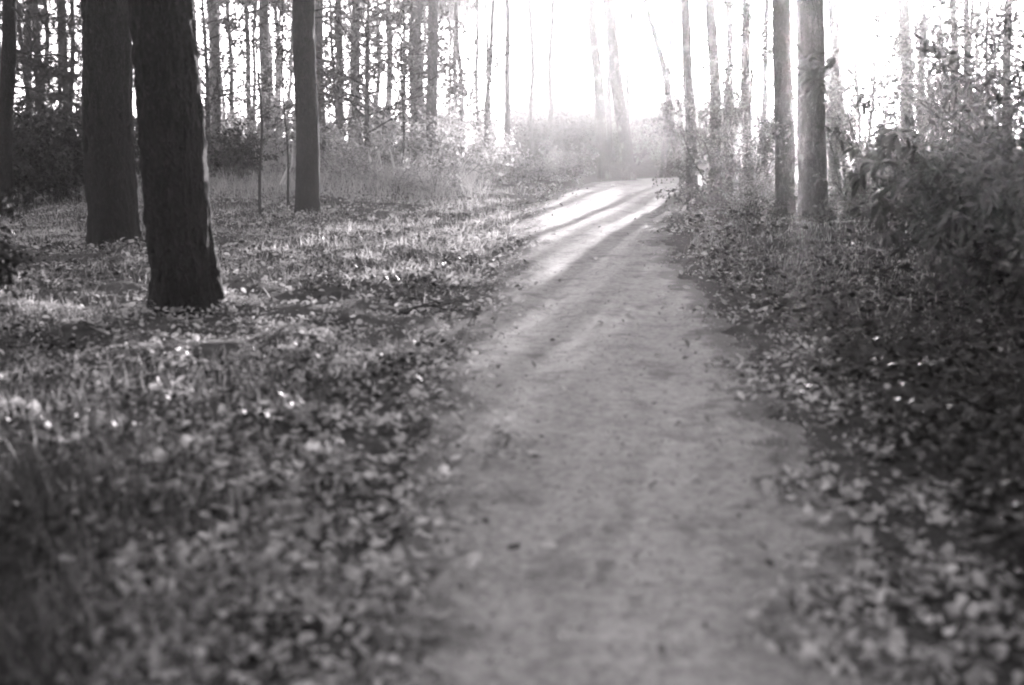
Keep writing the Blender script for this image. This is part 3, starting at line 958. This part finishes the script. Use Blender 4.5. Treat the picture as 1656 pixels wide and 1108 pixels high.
def litter():
    g = Geo()
    x, y = sample_floor(220000, 2.0, 36, R(36), 0.85)
    z, pd = floor_z(x, y)
    clump = 0.5 + 0.32 * noise2(x * 1.3, y * 1.3, 31) + 0.45 * noise2(x * 4.2, y * 4.2, 35)
    p = smooth(-0.65, 0.35, pd + 0.35 * noise2(x * 2.2, y * 2.2, 30)) ** 1.7 * (0.14 + 0.86 * smooth(.3, .72, clump)) + 0.007
    p = p * np.where(x > 0, 1 - 0.93 * smooth(0.08, 0.42, pd - 0.035 * y), 1 - 0.97 * smooth(0.55, 1.0, pd) * (1 - smooth(3.6, 5.0, y + 0.9 * (x + 1.2))))  # litter thinned at the near sides so the floor darkens like shade
    k = rng.uniform(0, 1, len(x)) < p
    x, y = x[k], y[k]
    for t in (T1, T2, T3):                       # leaves drifted against the feet of the big trunks
        a = rng.uniform(0, 2 * np.pi, 420)
        q = {T1: .36, T2: .32, T3: .24}[t] + np.abs(rng.normal(0, .13, 420))
        x, y = np.r_[x, t.location.x + q * np.cos(a)], np.r_[y, t.location.y + q * np.sin(a)]
    z = floor_z(x, y)[0]
    n = len(x)
    z[-1260:] += rng.uniform(0, .07, 1260)
    tilt = np.abs(rng.normal(0, 0.5, n))
    a = rng.uniform(0, 2 * np.pi, n)
    D = np.stack([np.cos(a), np.sin(a), tilt * rng.choice([-1, 1], n)], 1)
    sz = (0.018 + 0.05 * rng.uniform(0, 1, n) ** 3.0) * (1 + 0.03 * np.hypot(x, y))
    P = np.stack([x, y, z + 0.008 + rng.uniform(0, 0.03, n)], 1)
    which = rng.integers(0, 6, n)
    far = np.hypot(x, y) > 5.5
    scatter(g, LEAF_V - np.array([0, .5, 0]), LEAF_F, P[far], D[far], rng.normal(0, 0.5, far.sum()), sz[far])
    for q in range(6):
        m = (which == q) & ~far
        scatter(g, *LITTER[q], P[m], D[m], rng.normal(0, 0.5, m.sum()), sz[m])
    return tag(put('leaf_litter', g.mesh('leaf_litter', [M['litter']], True)), 'carpet of fallen leaves over the woodland floor', 'leaf litter', kind='stuff')
litter()

def grass(name, label, n, d0, d1, mask, h0, h1, wid, mat, lean=0.5, half=38):
    g = Geo()
    x, y = sample_floor(n, d0, d1, R(half), 0.8)
    z, pd = floor_z(x, y)
    p = mask(x, y, pd) * smooth(0.0, 0.6, pd + 0.15 * noise2(x * 2, y * 2, 33))
    k = rng.uniform(0, 1, n) < p
    x, y, z = x[k], y[k], z[k]
    m = len(x)
    a = rng.uniform(0, 2 * np.pi, m)
    l = np.abs(rng.normal(0, lean, m))
    D = np.stack([np.cos(a) * l, np.sin(a) * l, np.ones(m)], 1)
    L = rng.uniform(h0, h1, m)
    W = wid * rng.uniform(0.6, 1.4, m) * (1 + 0.03 * np.hypot(x, y))
    scatter(g, BLADE_V, BLADE_F, np.stack([x, y, z - 0.01], 1), D, rng.uniform(0, 6.28, m), np.stack([W, L, L], 1))
    return tag(put(name, g.mesh(name, [M[mat]], True)), label, 'grass', kind='stuff')

def left_mask(x, y, pd):
    nz = 0.5 + 0.5 * noise2(x * 0.5, y * 0.5, 41) + 0.25 * noise2(x * 1.7, y * 1.7, 42)
    return np.where(x < 0, smooth(9.0, 13.5, y) * smooth(0.15, 0.65, nz), 0)
def left_near_mask(x, y, pd):
    nz = 0.5 + 0.5 * noise2(x * 0.8, y * 0.8, 43)
    return np.where(x < 0, smooth(0.42, 0.75, nz) * (1 - 0.6 * smooth(9, 13, y)), 0)
def right_mask(x, y, pd):
    nz = 0.5 + 0.5 * noise2(x * 0.6, y * 0.6, 44)
    return np.where(x > 0, smooth(0.3, 0.7, nz) * smooth(6, 11, y), 0)
grass('dry_grass', 'pale dry grass across the clearing round the lone trunk', 160000, 8, 36, left_mask, 0.05, 0.17, 0.0032, 'grass_dry', 0.9)
def bank_mask(x, y, pd):
    nz = 0.5 + 0.5 * noise2(x * 0.6, y * 0.6, 48)
    return np.where(x < 0, smooth(18.5, 22, y) * (1 - smooth(30, 34, y)) * smooth(0.15, 0.6, nz) * (1 - smooth(-1.2, -0.3, x)) * smooth(-9, -6, x), 0)
grass('bank_grass', 'tall pale grass on the bank behind the lone trunk', 150000, 17, 35, bank_mask, 0.2, 0.55, 0.0035, 'grass_dry', 0.6, half=26)
grass('short_grass', 'thin grass growing through the leaves left of the path', 80000, 2.0, 14, left_near_mask, 0.05, 0.16, 0.004, 'grass_dark', 0.6)
grass('verge_grass', 'dry grass along the right verge towards the sunlit pair', 90000, 5, 34, right_mask, 0.05, 0.16, 0.0035, 'grass_dry', 0.9)

def corner_mask(x, y, pd):
    return np.where((x < 0) & (y < 4.6), smooth(0.5, 1.1, pd) * smooth(0.35, 0.7, 0.5 + 0.5 * noise2(x * 1.5, y * 1.5, 46)), 0)
grass('long_grass', 'long dark grass bending over in the near left corner', 30000, 2.0, 5.2, corner_mask, 0.14, 0.34, 0.005, 'grass_long', 0.8)

def cover(name, label, n, mask, size, mat, hmax):
    g = Geo()
    x, y = sample_floor(n, 2.0, 22, R(40), 0.8)
    z, pd = floor_z(x, y)
    p = mask(x, y) * smooth(0.0, 0.45, pd)
    k = rng.uniform(0, 1, n) < p
    x, y, z = x[k], y[k], z[k]
    m = len(x)
    a = rng.uniform(0, 2 * np.pi, m)
    D = np.stack([np.cos(a), np.sin(a), rng.normal(0.1, .4, m)], 1)
    lump = 0.3 + 0.7 * smooth(-0.4, .6, noise2(x * 2.4, y * 2.4, 52))
    P = np.stack([x, y, z + rng.uniform(0.005, 1, m) * hmax * lump], 1)
    scatter(g, *OV, P, D, rng.normal(0, .6, m), size * rng.uniform(.6, 1.3, m) * (1 + 0.02 * np.hypot(x, y)))
    return tag(put(name, g.mesh(name, [M[mat]], True)), label, 'ground cover', kind='stuff')
cover('ground_shade_leaves', 'dark leaves added left of the path to stand in for corner shade', 45000, lambda x, y: np.where(x < 0, smooth(0.42, 0.62, 0.5 + 0.5 * noise2(x * 0.9, y * 0.9, 50) + 0.45 * (1 - smooth(-1.7, -0.8, x)) * (1 - smooth(4, 7, y)) + 0.12 * (1 - smooth(-4, -1.5, x))), 0), 0.05, 'leaf_dark', 0.09)  # dark leaf colour stands in for shade in the near left corner
cover('ground_shade_bramble', 'dark creeping brambles right of the path, thickened to stand in for shade', 90000, lambda x, y: np.where(x > 0, smooth(0.36, 0.60, 0.42 + 0.5 * noise2(x * 0.9, y * 0.9, 51) + 0.40 * smooth(0.9, 2.0, x - 0.06 * y)), 0), 0.06, 'leaf_dark', 0.16)  # brambles, packed darker away from the path in place of shade

# crumbs of soil and twig on the path
def crumbs():
    g = Geo()
    x, y = sample_floor(40000, 2.0, 24, R(24), 0.8)
    z, pd = floor_z(x, y)
    k = (pd < 0.05) & (rng.uniform(0, 1, len(x)) < 0.25 + 0.75 * smooth(-0.5, 0, pd))
    x, y, z = x[k], y[k], z[k]
    m = len(x)
    oct_v = np.array([[1, 0, 0], [-1, 0, 0], [0, 1, 0], [0, -1, 0], [0, 0, 1], [0, 0, -1]], float) * .5
    oct_f = np.array([[0, 2, 4], [2, 1, 4], [1, 3, 4], [3, 0, 4], [2, 0, 5], [1, 2, 5], [3, 1, 5], [0, 3, 5]])
    a = rng.uniform(0, 6.28, m)
    s = rng.uniform(0.003, 0.013, m)
    scatter(g, oct_v, oct_f, np.stack([x, y, z + 0.003], 1), np.stack([np.cos(a), np.sin(a), 0 * a], 1), a, np.stack([s, s * rng.uniform(1, 2.5, m), s * .7], 1))
    return tag(put('path_crumbs', g.mesh('path_crumbs', [M['litter']], True)), 'crumbs of soil and leaf scattered on the sandy path', 'crumbs', kind='stuff')
crumbs()

# single fallen leaves that can be picked out
LEAF_ME = []
for v, f in LITTER:
    q = Geo()
    q.add(v, f)
    LEAF_ME.append(q.mesh('fallen_leaf', [M['litter_single']], True))
def leaf_at(x, y, label, group=None, size=0.08, tilt=0.3, lift=0.018, rz=None):
    z = float(floor_z(np.array([x]), np.array([y]))[0][0])
    o = put('fallen_leaf', LEAF_ME[int(rng.integers(6))], None, (x, y, z + lift + size * abs(tilt) * .3), (rng.normal(0, tilt), rng.normal(0, tilt), rng.uniform(0, 6.28) if rz is None else rz), (size,) * 3)
    return tag(o, label, 'leaf', group)
for lb, px, py, s, tl in (
    ('large curled pale leaf lying alone in the middle of the near path', 978, 934, 0.105, 0.5),
    ('pale leaf pair, upper one, on the left edge of the near path', 706, 898, 0.08, 0.25),
    ('pale leaf pair, lower one, on the left edge of the near path', 722, 918, 0.07, 0.15),
    ('pale leaf lying flat on the right side of the path', 1268, 845, 0.06, 0.1),
    ('pale oval leaf at the right edge of the path', 1202, 655, 0.10, 0.1),
    ('small dark leaf on the path below the right verge', 1018, 521, 0.09, 0.5),
    ('small pale leaf left of centre on the near path', 900, 805, 0.04, 0.4)):
    p = flat_hit(px, py)
    leaf_at(p[0], p[1], lb, None, s, tl)
def zone(n, x0, x1, y0, y1, label, group, near_sz):
    c = 0
    while c < n:
        px, py = rng.uniform(x0, x1), rng.uniform(y0, y1)
        p = flat_hit(px, py)
        if path_dist(p[:1], p[1:])[0] < -0.05 + rng.uniform(0, .3):
            continue
        leaf_at(p[0], p[1], label, group, rng.uniform(.6, 1.15) * near_sz, 0.32, 0.03)
        c += 1
zone(130, 60, 800, 620, 1100, 'pale fallen leaf in the litter left of the near path', 'fallen leaves left of the path', 0.052)
zone(30, 1180, 1480, 560, 1100, 'pale fallen leaf in the shaded litter right of the near path', 'fallen leaves right of the path', 0.045)

# dead reed leaves standing pale on the bank
def reed_clump(px, ds, label, n, seed):
    r = np.random.default_rng(seed)
    b = at_dist(px, ds)
    t = thing('reed_clump', label, 'plant', tuple(b))
    for k in range(n):
        q = Geo()
        a = r.uniform(0, 6.28)
        l = r.uniform(.2, 1.2)
        L = r.uniform(.45, .8)
        scatter(q, BLADE_V, BLADE_F, np.array([[r.normal() * .12, r.normal() * .12, 0.25]]), np.array([[math.cos(a) * l, math.sin(a) * l * .5, 1]]), np.array([r.uniform(-.5, .5) + math.pi * (r.uniform() < .5)]), np.array([[0.06, L, L]]))
        put('blade', q.mesh('blade', [M['reed']], True), t)
reed_clump(668, 22.5, 'cluster of pale dead reed leaves on the bank in haze', 8, 1)
reed_clump(640, 23, 'pale dead reed leaf lying over at the left of the bank cluster', 3, 2)
reed_clump(605, 22, 'two pale dead reed leaves low on the bank left of the cluster', 3, 3)
reed_clump(450, 19.5, 'small pale dead leaves at the foot of the lone trunk', 3, 4)
reed_clump(740, 24, 'single upright pale reed leaf right of the bank cluster', 2, 5)

# fallen branches on the right verge
def fallen_branch(px0, py0, px1, py1, label, seed, rad=0.02):
    r = np.random.default_rng(seed)
    A, B = hit(px0, py0), hit(px1, py1)
    mid = (A + B) / 2
    t = np.linspace(0, 1, 9)[:, None]
    P = A * (1 - t) + B * t
    P[:, 2] = ground_h(P[:, 0], P[:, 1]) + 0.03 + 0.03 * np.sin(t[:, 0] * 7 + seed)
    P[:, :2] += r.normal(size=(9, 2)) * 0.02
    g = Geo()
    g.add(*tube(P - mid, rad * np.linspace(1, .4, 9), 7))
    for k in (2, 4, 6):
        d = (B - A) / np.linalg.norm(B - A) + r.normal(size=3) * .5
        d[2] = abs(d[2]) * .4
        Q = P[k] - mid + np.linspace(0, .4, 4)[:, None] * d
        g.add(*tube(Q, rad * np.array([.5, .4, .3, .15]), 5))
    return tag(put('fallen_branch', g.mesh('fallen_branch', [M['bark']]), None, tuple(mid)), label, 'branch')
fallen_branch(1325, 458, 1450, 446, 'longer fallen branch on the right verge before the dark bushes', 3, 0.025)
fallen_branch(1345, 428, 1445, 420, 'shorter fallen branch behind the longer one on the right verge', 4, 0.02)
fallen_branch(640, 508, 760, 500, 'thin fallen branch on the left edge of the path', 5, 0.014)

# ------------------------------------------------------------------ the rest of the wood, out of view, plus foliage added to block light
def woodland():
    g = Geo()
    r = np.random.default_rng(5)
    cv = []
    for me in CROWNS[:2]:
        co = np.empty(len(me.vertices) * 3, np.float32)
        me.vertices.foreach_get('co', co)
        tri = np.array([p.vertices[:] for p in me.polygons if len(p.vertices) == 3])
        cv.append((co.reshape(-1, 3), tri))
    spots = []
    for k in range(46):
        a = r.uniform(R(45), R(315))
        d = r.uniform(5, 26)
        spots.append((d * math.sin(a), d * math.cos(a)))
    spots += [(-7.5, 7.5), (7.0, 6.5), (-5.5, 1.0), (5.5, 1.5), (8.5, 11)]
    for x, y in spots:
        if abs(x) < 2.6:
            continue
        z = gh(x, y)
        H = r.uniform(12, 16)
        P = np.stack([x + np.linspace(0, .3, 8), y + np.linspace(0, .2, 8), z - .1 + np.linspace(0, H, 8)], 1)
        g.add(*tube(P, np.linspace(.2, .05, 8), 8), 0)
        co, tri = cv[int(r.integers(2))]
        a = r.uniform(0, 6.28)
        c, s = math.cos(a), math.sin(a)
        V = co * np.array([1.25, 1.25, 1.35])
        V = np.stack([V[:, 0] * c - V[:, 1] * s, V[:, 0] * s + V[:, 1] * c, V[:, 2]], 1) + np.array([x + .15, y + .1, z + H * 0.42])
        g.add(V, tri[::3], 1)
    # evergreen thickets added unseen beside the viewer to shade the near corners
    for (x, y, sc, q) in ((3.1, 3.0, 2.3, 0), (3.6, 4.6, 2.0, 1), (-2.8, 2.2, 2.1, 2), (-3.3, 3.9, 1.9, 0), (-3.0, 1.0, 2.0, 1), (3.0, 1.2, 2.2, 2)):
        for me, mi in zip(SHRUB['dense'][q], (0, 1)):
            co = np.empty(len(me.vertices) * 3, np.float32)
            me.vertices.foreach_get('co', co)
            co = co.reshape(-1, 3) * sc * np.array([.55, .55, 1.0]) + np.array([x, y, gh(x, y)])
            fa = [np.array([p.vertices[:] for p in me.polygons if len(p.vertices) == k]) for k in (3, 4)]
            for f_ in fa:
                if len(f_):
                    g.add(co, f_, mi)
    n = 9000  # loose leaf cards added unseen round the camera to block low sky light
    a = r.uniform(R(52), R(308), n)
    d = r.uniform(6.5, 20, n)
    P = np.stack([d * np.sin(a), d * np.cos(a), r.uniform(0, 5.5, n)], 1)
    P = P[(np.abs(P[:, 0]) > 2.5) | (d > 11)]
    scatter(g, *LF, P, r.normal(size=P.shape), r.uniform(0, 6, len(P)), r.uniform(.35, .8, len(P)), 1)
    return tag(put('woodland', g.mesh('woodland', [M['bark_dark'], M['needle']], True)), 'surrounding pine wood beside and behind the viewer, with foliage added unseen to block light', 'woodland', kind='stuff')
woodland()

# ------------------------------------------------------------------ haze
def haze():
    v = np.array([[x, y, z] for z in (-2.0, 24.0) for y in (-114, 114) for x in (-114, 114)], float)
    f = np.array([[0, 2, 3, 1], [4, 5, 7, 6], [0, 1, 5, 4], [2, 6, 7, 3], [0, 4, 6, 2], [1, 3, 7, 5]])
    g = Geo()
    g.add(v, f)
    m = bpy.data.materials.new('morning_haze')
    m.use_nodes = True
    n = m.node_tree
    n.nodes.remove(n.nodes['Principled BSDF'])
    pv = n.nodes.new('ShaderNodeVolumePrincipled')
    pv.inputs['Color'].default_value = (0.9, 0.9, 0.9, 1)
    pv.inputs['Density'].default_value = 0.00098
    pv.inputs['Anisotropy'].default_value = 0.84
    n.links.new(pv.outputs[0], n.nodes['Material Output'].inputs['Volume'])
    return tag(put('haze', g.mesh('haze', [m], True)), 'thin sunlit morning haze filling the wood', 'haze', kind='stuff')
haze()
